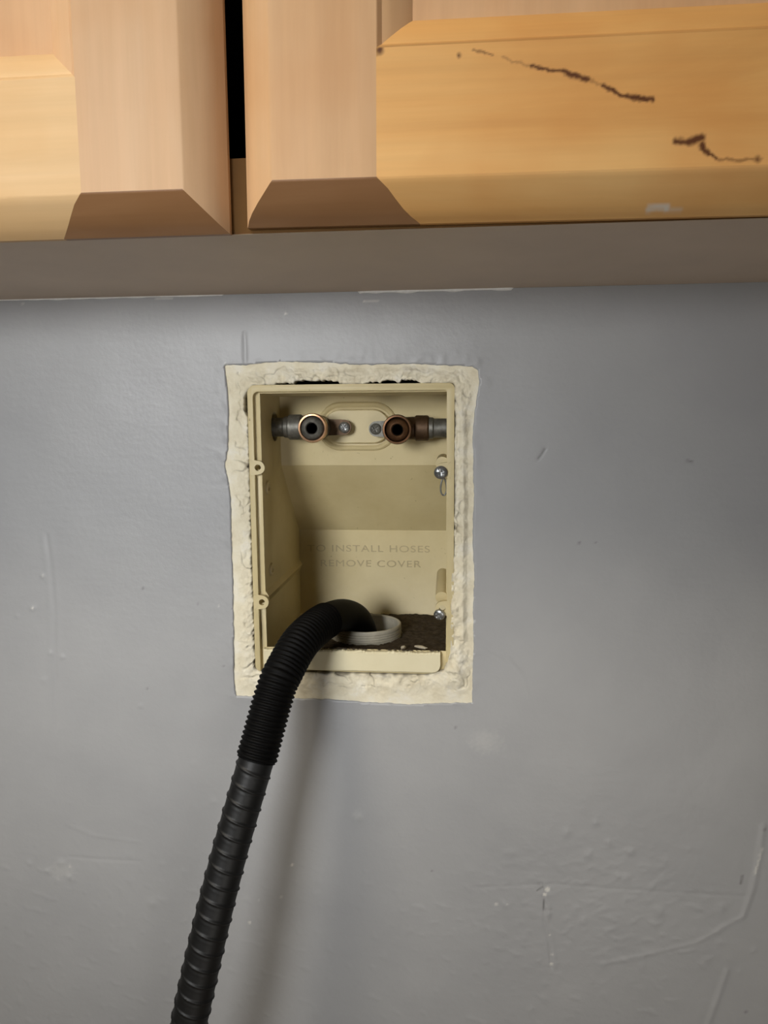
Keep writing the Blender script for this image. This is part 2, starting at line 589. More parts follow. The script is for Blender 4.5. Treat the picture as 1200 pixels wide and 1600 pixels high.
for pts, w in (([(54.8, -33), (57, -30), (59.4, -26)], 1.3), ([(156, -34.3), (160, -35.2)], 1.2), ([(84.7, -92.9)], 1.7),
               ([(96, -92.5)], 1.0), ([(-238.7, -130.8)], 1.6), ([(-239, -209.5)], 1.3), ([(207.6, -346), (208.4, -340)], 1.5),
               ([(216.5, -449.8)], 1.8), ([(222, -303)], 1.8), ([(-2.2, -233)], 1.4), ([(-19.7, -348.7)], 1.3),
               ([(-178, -190)], 1.2), ([(-196, -142)], 1.2), ([(64.6, -367), (65.4, -376)], 1.0), ([(60, -360), (64, -357)], .9)):
    sc = np.maximum(sc, 0.6*stroke(vx+.3*jit, vz+.3*jit, pts, w, 1))
attr(wall, 'scuff_shade', sc)

fl = obj('floor', [(-1700, -3000, -ZO), (1700, -3000, -ZO), (1700, 0, -ZO), (-1700, 0, -ZO)], [(0, 1, 2, 3)], M['floor'], None, False,
         (0, 0, -ZO))
tag(fl, 'tan laundry room floor below the frame', kind='structure')

# caulk line between wall and cabinet underside, in the two stretches where it shows
for n, (xa, xb, w) in enumerate(((-345, -168, 0.9), (-72, 36, 1.4))):
    xs = np.arange(xa, xb+.1, 1.5)
    ww = w*(0.55+0.5*np.clip(noise2(xs, 0*xs, 14, 60+n)+.3, 0, 1.3))
    ww[0] = ww[-1] = 0.1
    top = 84.3
    vv, ff = [], []
    for x_, q in zip(xs, ww):
        for k in range(5):
            t = k/4*math.pi/2
            vv.append((x_, PAINT_Y-0.2-1.3*q*math.cos(t), top-1.6*q*math.sin(t)))
    for i in range(len(xs)-1):
        for k in range(4):
            ff.append((i*5+k, i*5+k+1, i*5+k+6, i*5+k+5))
    obj('caulk_bead', vv, ff, M['caulk'], wall)

# ------------------------------------------------------------------ exposed plaster round the box
RX0, RX1, RZ0, RZ1 = -153.2, -4.0, -193.6, 20.4       # outer edges of the box rim
inner = resample(rrect(RX0, RX1, RZ0, RZ1, (5, 9, 3, 6), 8), 0.55)
n_in = len(inner)
ang_o = np.unwrap(np.arctan2(OL[:, 1]-CEN[1], OL[:, 0]-CEN[0]))
if ang_o[-1] < ang_o[0]:
    OL = OL[::-1]
    ang_o = np.unwrap(np.arctan2(OL[:, 1]-CEN[1], OL[:, 0]-CEN[0]))
srt = np.argsort(ang_o % (2*math.pi))
ao = (ang_o % (2*math.pi))[srt]
po = OL[srt]
ai = np.arctan2(inner[:, 1]-CEN[1], inner[:, 0]-CEN[0]) % (2*math.pi)
outer = np.c_[np.interp(ai, ao, po[:, 0], period=2*math.pi), np.interp(ai, ao, po[:, 1], period=2*math.pi)]
# gap between box rim and plaster
ix, iz = inner[:, 0], inner[:, 1]
ss = np.arange(n_in)*0.55
top = iz > RZ1-1.5
left = (ix < RX0+1.5) & ~top
right = (ix > RX1-1.5) & ~top
bot = (iz < RZ0+1.5)
jag = noise2(ss, 0*ss, 2.2, 71)
jag2 = noise2(ss, 0*ss, 6, 72)
gap = np.zeros(n_in)-0.25


def span(v, lo, hi, soft=1.5):
    return np.clip(np.minimum(v-lo, hi-v)/soft, 0, 1)


for lo, hi, w in ((-133, -119, 1.3), (-119, -85.5, 2.4), (-68, -56, 1.1), (-57, -44, 2.0), (-43, -28, 1.9)):
    gap = np.where(top, np.maximum(gap, span(ix, lo, hi)*(w*1.0+1.0*jag+0.5*jag2)), gap)
gap = np.where(left, np.maximum(gap, 3.0*span(iz, -4, 17, 6)+0.4*jag), gap)
gap = np.where(left, np.maximum(gap, span(iz, -80, -3)*(0.7+0.9*jag)), gap)
gap = np.where(left, np.maximum(gap, span(iz, -196, -80)*(1.1+0.9*jag+0.6*jag2)), gap)
gap = np.where(right, np.maximum(gap, span(iz, -105, 2)*(0.45+0.5*jag2+0.25*jag)), gap)
gap = np.where(bot, np.maximum(gap, span(ix, -146, -20)*(0.25+0.35*jag2)), gap)
# outward normal of the inner loop
tan = np.roll(inner, -1, 0)-np.roll(inner, 1, 0)
nn = np.c_[tan[:, 1], -tan[:, 0]]
nn /= np.linalg.norm(nn, axis=1)[:, None]
# lower-right corner: plaster laps over the rim
lap = 2.1*np.exp(-((ix+5)/12)**2-((iz+190)/13)**2)+0.8*span(iz, -190, -100, 30)*right
start = inner+nn*gap[:, None]-nn*(3.2*np.clip(lap, 0, 2.1)*(0.8+0.35*jag2))[:, None]
NT_ = 40
CRACKS = [
    ([(11-3.4, -175.1), (12.5-3, -183.8), (11.8-3.4, -193), (6.5, -199.5), (2.5, -202), (-2.5, -204.5)], 0.7),
    ([(-1.5, -189), (3.2, -192), (4.2, -196), (1.8, -202)], 0.8),
    ([(-35, -198), (-21, -197.5)], 0.9), ([(-45, -202), (-36, -203)], 0.7),
    ([(-118, -202.5), (-88, -202), (-58, -202.6)], 0.45), ([(-1.5, -25), (0.5, -40)], 0.9), ([(-3, -65), (-1.5, -80), (2, -92)], 0.7),
    ([(-140, 27), (-126, 33), (-112, 26), (-84, 25.5)], 0.6), ([(-160, 30), (-158, 12), (-162, -4)], 0.6),
    ([(-163, -60), (-159, -72), (-163, -80)], 0.6), ([(-161, -150), (-157, -163), (-158, -176)], 0.8), ([(-163, -20), (-160, -30)], 0.5)]
RIDGES = [([(-40, 30), (-18, 27), (-5, 23), (0, 12), (1.5, -15)], 4.0, 1.6), ([(-150, 27), (-118, 29), (-90, 28), (-60, 28.5), (-36, 29)], 3.0, 0.9),
          ([(2, -18), (3, -60), (2.5, -120), (3, -165)], 3.2, 1.3)]
rows = []
ts = np.linspace(0, 1, NT_)
bead = np.where(top, 2.0, np.where(right, 2.2, np.where(bot, 1.0, 0.5)))
kk = np.ones(31)/31
bead = np.convolve(np.r_[bead[-15:], bead, bead[:15]], kk, 'valid')
bead = bead*(0.75+0.5*noise2(ss, 0*ss, 18, 75))
scf = []
for t in ts:
    P = start*(1-t)+(outer+nn*1.6)*t
    wob = noise2(ss, 0*ss+t*30, 14, 76)*0.12
    h = 0.7+bead*np.exp(-((t-0.33-wob)/0.26)**2)+0.8*bead*np.exp(-((t-0.02)/0.10)**2)*0.5
    amp = np.clip(1.15-t*1.15, 0.08, 1)*np.where(left | bot, 0.55, 1.0)
    h = h+amp*(1.5*fbm(P[:, 0], P[:, 1], 10, 77, 4, 0.6)+1.2*(0.4-np.abs(noise2(P[:, 0], P[:, 1], 9, 79))))
    crack = np.exp(-((noise2(P[:, 0], P[:, 1], 13, 81))/0.06)**2)*np.clip(noise2(P[:, 0], P[:, 1], 17, 82)*2, 0, 1)*np.clip(1.1-t*1.3, 0, 1)
    h = h-1.1*crack
    h = h+3.0*np.exp(-((P[:, 0]+3.5)/8.5)**2-((P[:, 1]+192)/11)**2)*(1-t**3)
    cut_ = np.zeros(n_in)
    for pts, w_ in CRACKS:
        cut_ = np.maximum(cut_, stroke(P[:, 0]+2.2*noise2(P[:, 0], P[:, 1], 5, 84), P[:, 1]+2.2*noise2(P[:, 0], P[:, 1], 5, 85), pts, w_, 0.8)*np.clip(0.5+noise2(P[:, 0], P[:, 1], 8, 86), 0, 1))
    h = h-1.3*cut_
    for pts, w_, a_ in RIDGES:
        h = h+a_*stroke(P[:, 0], P[:, 1], pts, w_, 1.0)
    h = h*(1-t**6)+(0.25)*t**6
    rows.append(np.c_[P[:, 0], -h+0.2, P[:, 1]])
    fs = (0.9*np.exp(-((t-0.0)/0.05)**2)*np.clip(0.35+jag2, 0, 1)+0.8*crack+0.55*cut_)  # painted shade, with dirt, in creases and along the gap edge
    scf.append(fs*np.where(lap > 0.25, 0.35, 0.8))
back = start.copy()
rows = [np.c_[back[:, 0], np.full(n_in, 8.0), back[:, 1]]]+rows
scf = [np.full(n_in, 0.9)]+scf  # inner wall of the gap darkened in colour as shade
NR = len(rows)
V = np.concatenate(rows)
faces = [(j*n_in+i, (j+1)*n_in+i, (j+1)*n_in+(i+1) % n_in, j*n_in+(i+1) % n_in) for j in range(NR-1) for i in range(n_in)]
pl = obj('plaster_patch', V, faces, M['plaster'], wall)
tag(pl, 'torn cream plaster exposed around the outlet box')
attr(pl, 'scuff_shade', np.clip(np.concatenate(scf), 0, 1))

# ------------------------------------------------------------------ outlet box
RIMY = -1.2
bm = bmesh.new()
prism(bm, rrect(RX0, RX1, RZ0, RZ1, (5, 7, 4, 6)), 'y', RIMY, 134)
base = temp(bm)
cut = []
bm = bmesh.new()                                     # cavity, as a profile run across the box
prism(bm, [(-6, 14.6), (-6, -175.6), (3.4, -175.6), (4.4, -184.6), (128, -182), (128, -104.6), (65, -42), (65, 13.4)], 'x', -145.0, -9.6)
cut.append(temp(bm))
bm = bmesh.new()                                     # stepped recess of the rim for the lost cover
prism(bm, rrect(-149.3, -9.0, -205.0, 15.6, (4, 3, 2.5, 4)), 'y', -6, 3.2)
bmf = bm
cut.append(temp(bmf))
for lz in (-39.2, -139.8):
    bm = bmesh.new()
    lathe(bm, [(1.75, 0), (1.75, 26)], (-147.1, 2, lz), (0, 1, 0), 20)
    cut.append(temp(bm))
bm = bmesh.new()
lathe(bm, [(11.5, 0), (11.5, 20)], (-160, 46, -10.3), (1, 0, 0), 32)
cut.append(temp(bm))
bm = bmesh.new()
lathe(bm, [(10.5, 0), (10.5, 20)], (-15, 46, -11.8), (1, 0, 0), 32)
cut.append(temp(bm))
bm = bmesh.new()
lathe(bm, [(30.4, 0), (30.4, 30)], (-77, 66, -200), (0, 0, 1), 48)
cut.append(temp(bm))
bm = boolean(base, cut, 0.55)
box = bmobj('outlet_box', bm, M['box'], None, True, 32, (-78, 0, -195))
tag(box, 'open cream plastic washing machine outlet box recessed in grey wall', 'outlet box')

# lower front lip: rough-edged strip standing in the bottom of the opening
xs = np.arange(-146.5, -12.9, 0.8)
crumb = 0.9*np.abs(noise2(xs, 0*xs, 2.5, 91))+0.7*noise2(xs, 0*xs, 7, 92)
vv, ff = [], []
for x_, q in zip(xs, crumb):
    e = min(1, (xs[-1]-x_)/6.0)
    zb = -191.4+5.0*(1-math.sqrt(max(0, 1-(1-e)**2)))
    for y_, z_ in ((3.3, zb), (-1.0, zb), (-1.8, zb+0.9), (-1.8, -177.2+q*.8), (-0.9, -176.2+q), (3.3, -176.0+q)):
        vv.append((x_, y_, z_))
for i in range(len(xs)-1):
    for k in range(5):
        ff.append((i*6+k, i*6+k+1, i*6+k+7, i*6+k+6))
ff.append(tuple(range(5, -1, -1)))
ff.append(tuple((len(xs)-1)*6+k for k in range(6)))
obj('front_lip', vv, ff, M['rim'], box, False)


def lug(x, z, side, hole=True):
    """flat ear with a screw hole, side=+1 grows to the right from the left rim"""
    R, rr, n = 5.1, 2.3, 28
    bm = bmesh.new()
    for layer in (0,):
        oc, ic = [], []
        for k in range(n):
            t = 2*math.pi*k/n
            cx, cz = math.cos(t), math.sin(t)
            ox, oz = x+R*cx, z+R*cz
            if side*cx < 0:
                ox = x-side*5.6*min(1, abs(cx)*1.6)
                oz = z+R*(cz if abs(cz) > 0.9 else math.copysign(max(abs(cz), 0.0), cz))
                if abs(cz) > 0.55:
                    oz = z+math.copysign(R*(1.0+0.25*abs(cx)), cz)
            oc.append((ox, oz))
            ic.append((x+rr*cx, z+rr*cz))
        F0 = [bm.verts.new((p[0], RIMY-0.3, p[1])) for p in oc]
        F1 = [bm.verts.new((p[0], RIMY-0.3, p[1])) for p in ic]
        B0 = [bm.verts.new((p[0], 2.6, p[1])) for p in oc]
        B1 = [bm.verts.new((p[0], 2.6, p[1])) for p in ic]
        for k in range(n):
            q = (k+1) % n
            bm.faces.new((F0[k], F0[q], F1[q], F1[k]))
            bm.faces.new((B0[q], B0[k], B1[k], B1[q]))
            bm.faces.new((F0[q], F0[k], B0[k], B0[q]))
            bm.faces.new((F1[k], F1[q], B1[q], B1[k]))
    return bmobj('screw_lug', bm, M['box'], box, True, 40)


def pan_screw(name, c, rad, parent, mat, rot=0.0, ax=(0, -1, 0), h=None):
    """domed head with a real cross recess"""
    h = h or rad*0.5
    n, bm = 32, bmesh.new()
    a = Vector(ax).normalized()
    t = Vector((1, 0, 0))
    t = (t-a*t.dot(a)).normalized()
    b = a.cross(t)
    rad_l = [0.001, 0.12, 0.24, 0.36, 0.48, 0.60, 0.72, 0.84, 0.94, 1.0]
    rings = []
    for rr in rad_l:
        ring = []
        for k in range(n):
            th = 2*math.pi*k/n
            lx, ly = rr*math.cos(th-rot), rr*math.sin(th-rot)
            d = h*math.sqrt(max(0, 1-(rr*0.92)**2))
            cr = min(abs(lx), abs(ly))
            if cr < 0.17 and rr < 0.62:
                d -= h*0.75*(1-rr/0.9)
            p = Vector(c)+t*(rad*rr*math.cos(th))+b*(rad*rr*math.sin(th))+a*d
            ring.append(bm.verts.new(p))
        rings.append(ring)
    ring = [bm.verts.new(Vector(c)+(v.co-Vector(c))-a*((v.co-Vector(c)).dot(a)+rad*0.25)) for v in rings[-1]]
    rings.append(ring)
    for q0, q1 in zip(rings[:-1], rings[1:]):
        for k in range(n):
            bm.faces.new((q0[k], q0[(k+1) % n], q1[(k+1) % n], q1[k]))
    bm.faces.new(rings[0])
    bm.faces.new(rings[-1][::-1])
    o = bmobj(name, bm, mat, parent, True, 30)
    return o


lug(-146.9, -39.2, 1)
lug(-146.7, -139.8, 1)
lg = lug(-12.2, -41.0, -1)
s = pan_screw('screw', (-13.6, -2.6, -42.6), 4.7, lg, M['steel'], 0.25)
tag(s, 'upper silver cross-head screw')
lg = lug(-12.2, -142.0, -1)
s = pan_screw('screw', (-14.3, -2.6, -146.6), 4.1, lg, M['steel'], 0.8, (-0.25, -1, -0.35))
tag(s, 'lower silver cross-head screw')
# screw bosses along the side walls behind the lugs
for x, z, sg in ((-147.0, -40, 1), (-147.0, -140, 1), (-8.6, -40, -1), (-8.6, -141, -1)):
    pass
bm = bmesh.new()
lathe(bm, [(4.8, 0), (4.8, 30), (3.4, 31.5)], (-12.6, 3, -36.5), (0, 1, 0.02), 20)
bmobj('screw_boss', bm, M['box'], box)
bm = bmesh.new()
lathe(bm, [(4.6, 0), (4.6, 40), (3.2, 41.5)], (-12.9, 3, -135.0), (0, 1, 0.25), 20)
bmobj('screw_boss', bm, M['box'], box)
# moulded rings on the side walls
for x, y, z, sg in ((-145.2, 17, -55.5, 1), (-145.2, 22, -119.5, 1)):
    bm = bmesh.new()
    lathe(bm, [(2.6, -0.6), (2.8, 1.6), (4.8, 1.6), (5.4, -0.6)], (x, y, z), (sg, 0, 0), 24, False, False)
    bmobj('moulded_ring', bm, M['box'], box)
# bright oval loop under the upper right screw
bm = bmesh.new()
loop = [(-11.6+2.1*math.cos(t_)*(1-0.25*math.sin(t_)), -53.5+6.2*math.sin(t_)) for t_ in np.linspace(0, 2*math.pi, 28, endpoint=False)]
rings = []
for i_, p_ in enumerate(loop):
    q_ = Vector((loop[(i_+1) % 28][0]-loop[i_-1][0], 0, loop[(i_+1) % 28][1]-loop[i_-1][1])).normalized()
    n_ = Vector((q_.z, 0, -q_.x))
    rings.append([bm.verts.new(Vector((p_[0], 4.5, p_[1]))+n_*0.65*math.cos(a_)+Vector((0, 1, 0))*0.65*math.sin(a_)) for a_ in np.linspace(0, 2*math.pi, 8, endpoint=False)])
for i_ in range(28):
    for k in range(8):
        bm.faces.new((rings[i_][k], rings[i_][(k+1) % 8], rings[(i_+1) % 28][(k+1) % 8], rings[(i_+1) % 28][k]))
bmobj('wire_loop', bm, M['steel'], box)
# ledge on the left wall and drain sump wall below it
bm = bmesh.new()
prism(bm, [(-145.6, -143.5), (-142.4, -136.5), (-145.6, -131.5)], 'y', 3.5, 129)
bmobj('side_ledge', bm, M['box'], box, True, 30)
# oval mounting pad: raised bead ring with a flat field
bm = bmesh.new()


def stadium(cx, cz, hw, hr, n=14):
    out = []
    for k in range(n+1):
        t = -math.pi/2+math.pi*k/n
        out.append((cx+hw+hr*math.cos(t), cz+hr*math.sin(t)))
    for k in range(n+1):
        t = math.pi/2+math.pi*k/n
        out.append((cx-hw+hr*math.cos(t), cz+hr*math.sin(t)))
    return out


rings = []
for hr, y in ((19.6, 65.4), (19.1, 63.2), (17.9, 62.2), (16.6, 62.6), (15.2, 64.0), (13.6, 64.2), (13.2, 59.0), (12.6, 58.4)):
    rings.append([bm.verts.new((p[0], y, p[1])) for p in stadium(-82.0, -10.8, 13.2, hr)])
for q0, q1 in zip(rings[:-1], rings[1:]):
    for k in range(len(q0)):
        bm.faces.new((q0[k], q0[(k+1) % len(q0)], q1[(k+1) % len(q0)], q1[k]))
bm.faces.new(rings[-1])
bmobj('mounting_pad', bm, M['box'], box, True, 30)


def lettering(txt, x0, x1, z, size, y, parent):
    cu = bpy.data.curves.new('lettering', 'FONT')
    cu.body = txt
    cu.size = size
    cu.align_x = 'LEFT'
    cu.align_y = 'CENTER'
    cu.extrude = 0.5
    cu.space_character = 1.12
    o = bpy.data.objects.new('lettering', cu)
    C.objects.link(o)
    bpy.context.view_layer.update()
    me = bpy.data.meshes.new_from_object(o.evaluated_get(bpy.context.evaluated_depsgraph_get()))
    bpy.data.objects.remove(o)
    v = np.empty(len(me.vertices)*3)
    me.vertices.foreach_get('co', v)
    v = v.reshape(-1, 3)
    w = v[:, 0].max()-v[:, 0].min()
    k = (x1-x0)/w
    v2 = np.c_[x0+(v[:, 0]-v[:, 0].min())*k, y-v[:, 2], z+v[:, 1]-(v[:, 1].max()+v[:, 1].min())/2]
    fs = [tuple(p.vertices) for p in me.polygons]
    bpy.data.meshes.remove(me)
    lo = obj('lettering', v2, fs, M['text'], parent, False)
    return lo


lettering('TO INSTALL HOSES', -137.5, -26.5, -121.5, 8.6, 128.0, box)
lettering('REMOVE COVER', -125.5, -34.5, -135.2, 8.6, 128.0, box)

# ------------------------------------------------------------------ pipe fittings
def tube(bm, c, d, prof, n=28):
    lathe(bm, prof, c, d, n)


def elbow(name, x, z, y, sgn, ear_x, mats, label):
    """sgn=-1: pipe comes from the left wall; the outlet faces the room, a screwed ear points inwards"""
    e = empty(name, (x, y+6, z))
    bodym, ringm, earm, pipem, screwm, lm = mats
    bm = bmesh.new()                                  # body: outlet barrel plus side barrel
    lathe(bm, [(9.4, -16), (9.8, -10), (9.8, 12), (9.0, 13)], (x, y, z), (0, -1, 0), 32, True, False)
    lathe(bm, [(8.6, 0), (8.8, 12), (9.9, 13), (9.9, 22), (9.0, 23)], (x, y+6, z+0.4), (sgn, 0, 0), 28)
    bmobj('body', bm, bodym, e)
    bm = bmesh.new()                                  # outlet: collar, face and threaded bore
    lathe(bm, [(9.6, 8), (10.9, 9), (11.2, 15), (10.6, 17), (9.4, 17.2), (9.0, 14.5)], (x, y, z), (0, -1, 0), 40, False, False)
    bmobj('outlet_ring', bm, ringm, e)
    bm = bmesh.new()
    lathe(bm, [(9.1, 13.0), (8.4, 16.0), (7.4, 17.2), (4.9, 18.0), (4.3, 17.5), (4.1, 4), (0.1, 4)], (x-sgn*-0.3, y, z-0.2), (0, -1, 0), 36, False, True)
    o = bmobj('outlet_nozzle', bm, lm, e)
    bm = bmesh.new()
    lathe(bm, [(4.05, 4.6), (4.05, 17.2), (3.9, 17.2), (3.9, 4.6)], (x+sgn*0.3, y, z-0.2), (0, -1, 0), 28, True, True)
    bmobj('bore', bm, M['dark'], e)  # black plug painted as the shade inside the outlet
    bm = bmesh.new()                                  # ear
    L = ear_x-x
    pts = []
    s_ = 1 if L > 0 else -1
    for k in range(13):
        t = -math.pi/2+math.pi*k/12
        pts.append((ear_x+s_*6.0*math.cos(t), z+6.0*math.sin(t)))
    pts += [(x, z+6.6), (x, z-6.6)]
    if s_ < 0:
        pts = pts[::-1]
    prism(bm, pts, 'y', y+8, y+12)
    er = bmobj('ear', bm, earm, e, True, 30)
    pan_screw('screw', (ear_x+s_*0.6, y+8, z), 4.4, e, screwm, 0.5)
    bm = bmesh.new()                                  # pipe to the side wall
    lathe(bm, [(8.0, 20), (8.3, 21), (8.3, 26), (7.4, 27), (7.4, 60)], (x, y+6, z+0.4), (sgn, 0, 0), 28)
    bmobj('pipe_stub', bm, pipem, e)
    tag(e, label, 'pipe fitting')
    return e


elbow('water_elbow', -111.0, -11.2, 41, -1, -90.8, (M['galv'], M['ring'], M['brass'], M['galv'], M['steel'], M['galv']),
      'left pipe elbow with bright copper ring round its grey outlet')
elbow('water_elbow', -46.9, -12.6, 41, 1, -65.0, (M['brass'], M['copper'], M['galv'], M['galv'], M['galv'], M['copper']),
      'right pipe elbow with dull brown outlet and grey screwed ear')

# ------------------------------------------------------------------ drain pipe, dirt, hose
e_pipe = None
bm = bmesh.new()
prof = [(26.6, -60), (26.9, 1.2), (27.6, 2.2), (28.6, 2.2), (29.2, 1.4)]
z_ = 0.6
for k in range(9):
    prof += [(29.3, z_), (29.3, z_-1.0), (28.5, z_-1.2), (28.5, z_-1.5), (29.3, z_-1.8)]
    z_ -= 2.0
prof += [(29.3, -60)]
lathe(bm, [(a_, b_) for a_, b_ in prof], (-77, 66, -175.0), (0, 0, 1), 72, False, False)
pipe = bmobj('drain_pipe', bm, M['pvc'], None, True, 30, (-77, 66, -235))
tag(pipe, 'grooved grey-white drain pipe mouth in the floor of the outlet box', 'drain pipe')

gx2 = np.arange(-140.3, -9.7, 1.2)
gy2 = np.arange(4.6, 127.6, 1.6)
GX, GY = np.meshgrid(gx2, gy2)
hz = -183.6+0.02*(GY-4)+0.9*fbm(GX, GY, 14, 101, 4, 0.6)+0.8*np.clip(noise2(GX, GY, 4, 105), 0, 1)
GX0_, GY0_ = GX, GY
keepv = np.hypot(GX+77, GY-66) > 29.6
hz += 1.3*np.exp(-(GY-5)/4)*(0.6+0.7*noise2(GX, GY, 3, 107))
I = np.arange(GX.size).reshape(GX.shape)
Q = np.stack([I[:-1, :-1], I[:-1, 1:], I[1:, 1:], I[1:, :-1]], -1).reshape(-1, 4)
Q = Q[keepv.ravel()[Q].all(1)]
dirt = obj('dirt', np.c_[GX.ravel(), GY.ravel(), hz.ravel()], Q.tolist(), M['grime'])
tag(dirt, 'dark dirt and crumbs covering the floor of the outlet box', 'dirt', None, 'stuff')


bm = bmesh.new()                                     # crumbs caught along the lip
rr_ = np.random.default_rng(44)
for k in range(46):
    cx_ = rr_.uniform(-112, -14) if k % 3 else rr_.choice((-108, -92, -90, -61, -52, -22, -18))+rr_.uniform(-2, 2)
    cs_ = rr_.uniform(0.5, 1.35)
    q_ = bmesh.ops.create_icosphere(bm, subdivisions=1, radius=1)['verts']
    for v in q_:
        v.co = Vector((cx_, rr_.uniform(0.6, 2.4), -174.9))+Vector((v.co.x*cs_*1.5, v.co.y*cs_*0.8, v.co.z*cs_*0.6))
cr = bmobj('crumbs', bm, M['grime'], dirt, True, 40)
cr['kind'] = 'stuff'


def flake(c, L, Wd, H, rot, label, seed):
    bm = bmesh.new()
    bmesh.ops.create_icosphere(bm, subdivisions=2, radius=1)
    rr = np.random.default_rng(seed)
    for v in bm.verts:
        k = 1+rr.uniform(-.16, .16)
        p = Vector((v.co.x*L*k, v.co.y*Wd*k, max(-0.8, min(0.8, v.co.z))*H*k))
        p.rotate(Matrix.Rotation(rot, 3, 'Z'))
        v.co = Vector(c)+p
    o = bmobj('plaster_chip', bm, M['chip'], None, True, 40)
    tag(o, label, 'plaster chip')


flake((-29.6, 26, -180.3), 5.4, 2.2, 1.4, -0.45, 'long pale plaster chip lying on the dirt right of the drain pipe', 1)
flake((-43.0, 24, -180.4), 2.6, 1.6, 1.6, 0.9, 'small pale plaster chip touching the right side of the drain pipe', 2)


def catmull(P, step):
    P = np.array(P, float)
    P = np.vstack([2*P[0]-P[1], P, 2*P[-1]-P[-2]])
    out = []
    for i in range(1, len(P)-2):
        p0, p1, p2, p3 = P[i-1:i+3]
        n = 60
        for t in np.linspace(0, 1, n, endpoint=False):
            out.append(0.5*((2*p1)+(-p0+p2)*t+(2*p0-5*p1+4*p2-p3)*t*t+(-p0+3*p1-3*p2+p3)*t**3))
    out.append(P[-2])
    out = np.array(out)
    d = np.r_[0, np.cumsum(np.linalg.norm(np.diff(out, axis=0), axis=1))]
    s_ = np.arange(0, d[-1], step)
    return np.c_[[np.interp(s_, d, out[:, k]) for k in range(3)]].T, s_


HP = [(-79, 70, -232), (-79, 69, -205), (-80, 67, -185), (-84, 58, -169), (-91, 41, -160), (-98, 19, -156.5), (-105, -4, -157),
      (-112.5, -28, -162), (-119, -46, -174), (-124.1, -58, -187.5), (-134.1, -76, -229.4), (-150.6, -90, -289.9),
      (-163.4, -100, -343.0), (-176.5, -105, -399.9), (-194, -110, -480), (-208, -125, -650), (-205, -200, -880), (-180, -330, -1060),
      (-120, -520, -1132), (-40, -740, -1137.5), (40, -960, -1137.5)]
path, sl = catmull(HP, 0.55)
T = np.gradient(path, axis=0)
T /= np.linalg.norm(T, axis=1)[:, None]
up = np.cross(T[0], (1, 0, 0))
Ns = []
for t in T:
    up = up-t*(up@t)
    up /= np.linalg.norm(up)
    Ns.append(up.copy())
Ns = np.array(Ns)
Bs = np.cross(T, Ns)
zrow = path[:, 2]
i0 = int(np.argmax((path[:, 1] < 12)))                       # smooth bend ends as it leaves the box
i1 = int(np.argmax((zrow < -228) & (path[:, 1] < 0)))         # fine corrugation ends
rad = np.empty(len(sl))
k = np.arange(len(sl))
rad_s = 12.7+0*sl
ph = (sl-sl[i0])/3.3
rad_f = 12.4+1.5*np.abs(np.sin(math.pi*ph))**1.3
ph2 = ((sl-sl[i1])/10.6) % 1.0
rad_w = 12.0+0.9*np.exp(-((ph2-0.5)/0.085)**2)+0.25*np.exp(-((ph2-0.78)/0.12)**2)
hose = empty('drain_hose', path[-1]*np.array([1, 1, 1]))
NSEG = 40
th = np.arange(NSEG)/NSEG*2*math.pi


def hose_part(name, a_, b_, rr, label, flat=0.0, twist=0.0, stride=1):
    kk_ = np.arange(a_, b_, stride)
    V, F_ = [], []
    for q in kk_:
        if twist:
            p2 = ((sl[q]-sl[i1])/10.6+th/(2*math.pi)*twist) % 1.0
            r_ = 11.8+0.95*np.exp(-((p2-0.5)/0.065)**2)+0.10*np.exp(-((p2-0.8)/0.1)**2)
            r_ = r_+0.08*np.sin(sl[q]/31+2*th)
        else:
            r_ = np.full(NSEG, rr[q])
        V.append(path[q]+r_[:, None]*(np.cos(th)[:, None]*Ns[q]+np.sin(th)[:, None]*Bs[q]))
    n = len(kk_)
    V = np.concatenate(V)
    for j in range(n-1):
        for i in range(NSEG):
            F_.append((j*NSEG+i, j*NSEG+(i+1) % NSEG, (j+1)*NSEG+(i+1) % NSEG, (j+1)*NSEG+i))
    F_.append(tuple(range(NSEG-1, -1, -1)))
    F_.append(tuple((n-1)*NSEG+i for i in range(NSEG)))
    o = obj(name, V, F_, M['hose' if twist else 'hose_fine'], hose)
    tag(o, label)


i2 = int(np.argmax(zrow < -600))
hose_part('smooth_bend', 0, i0+1, rad_s, 'smooth black bend going down into the drain pipe', stride=2)
hose_part('fine_ribbed_section', i0, i1+1, rad_f, 'closely ribbed black upper section')
hose_part('wide_ribbed_section', i1, len(sl), rad_w, 'widely ribbed black lower section', twist=1.0, stride=1)
tag(hose, 'black corrugated drain hose bent over the box lip into the drain pipe', 'hose')

# ------------------------------------------------------------------ cabinet
cab = empty('wall_cabinet', (-105, -1, 84.5))
DY = -185.0                                               # door face


def face_y(o_):
    return DY


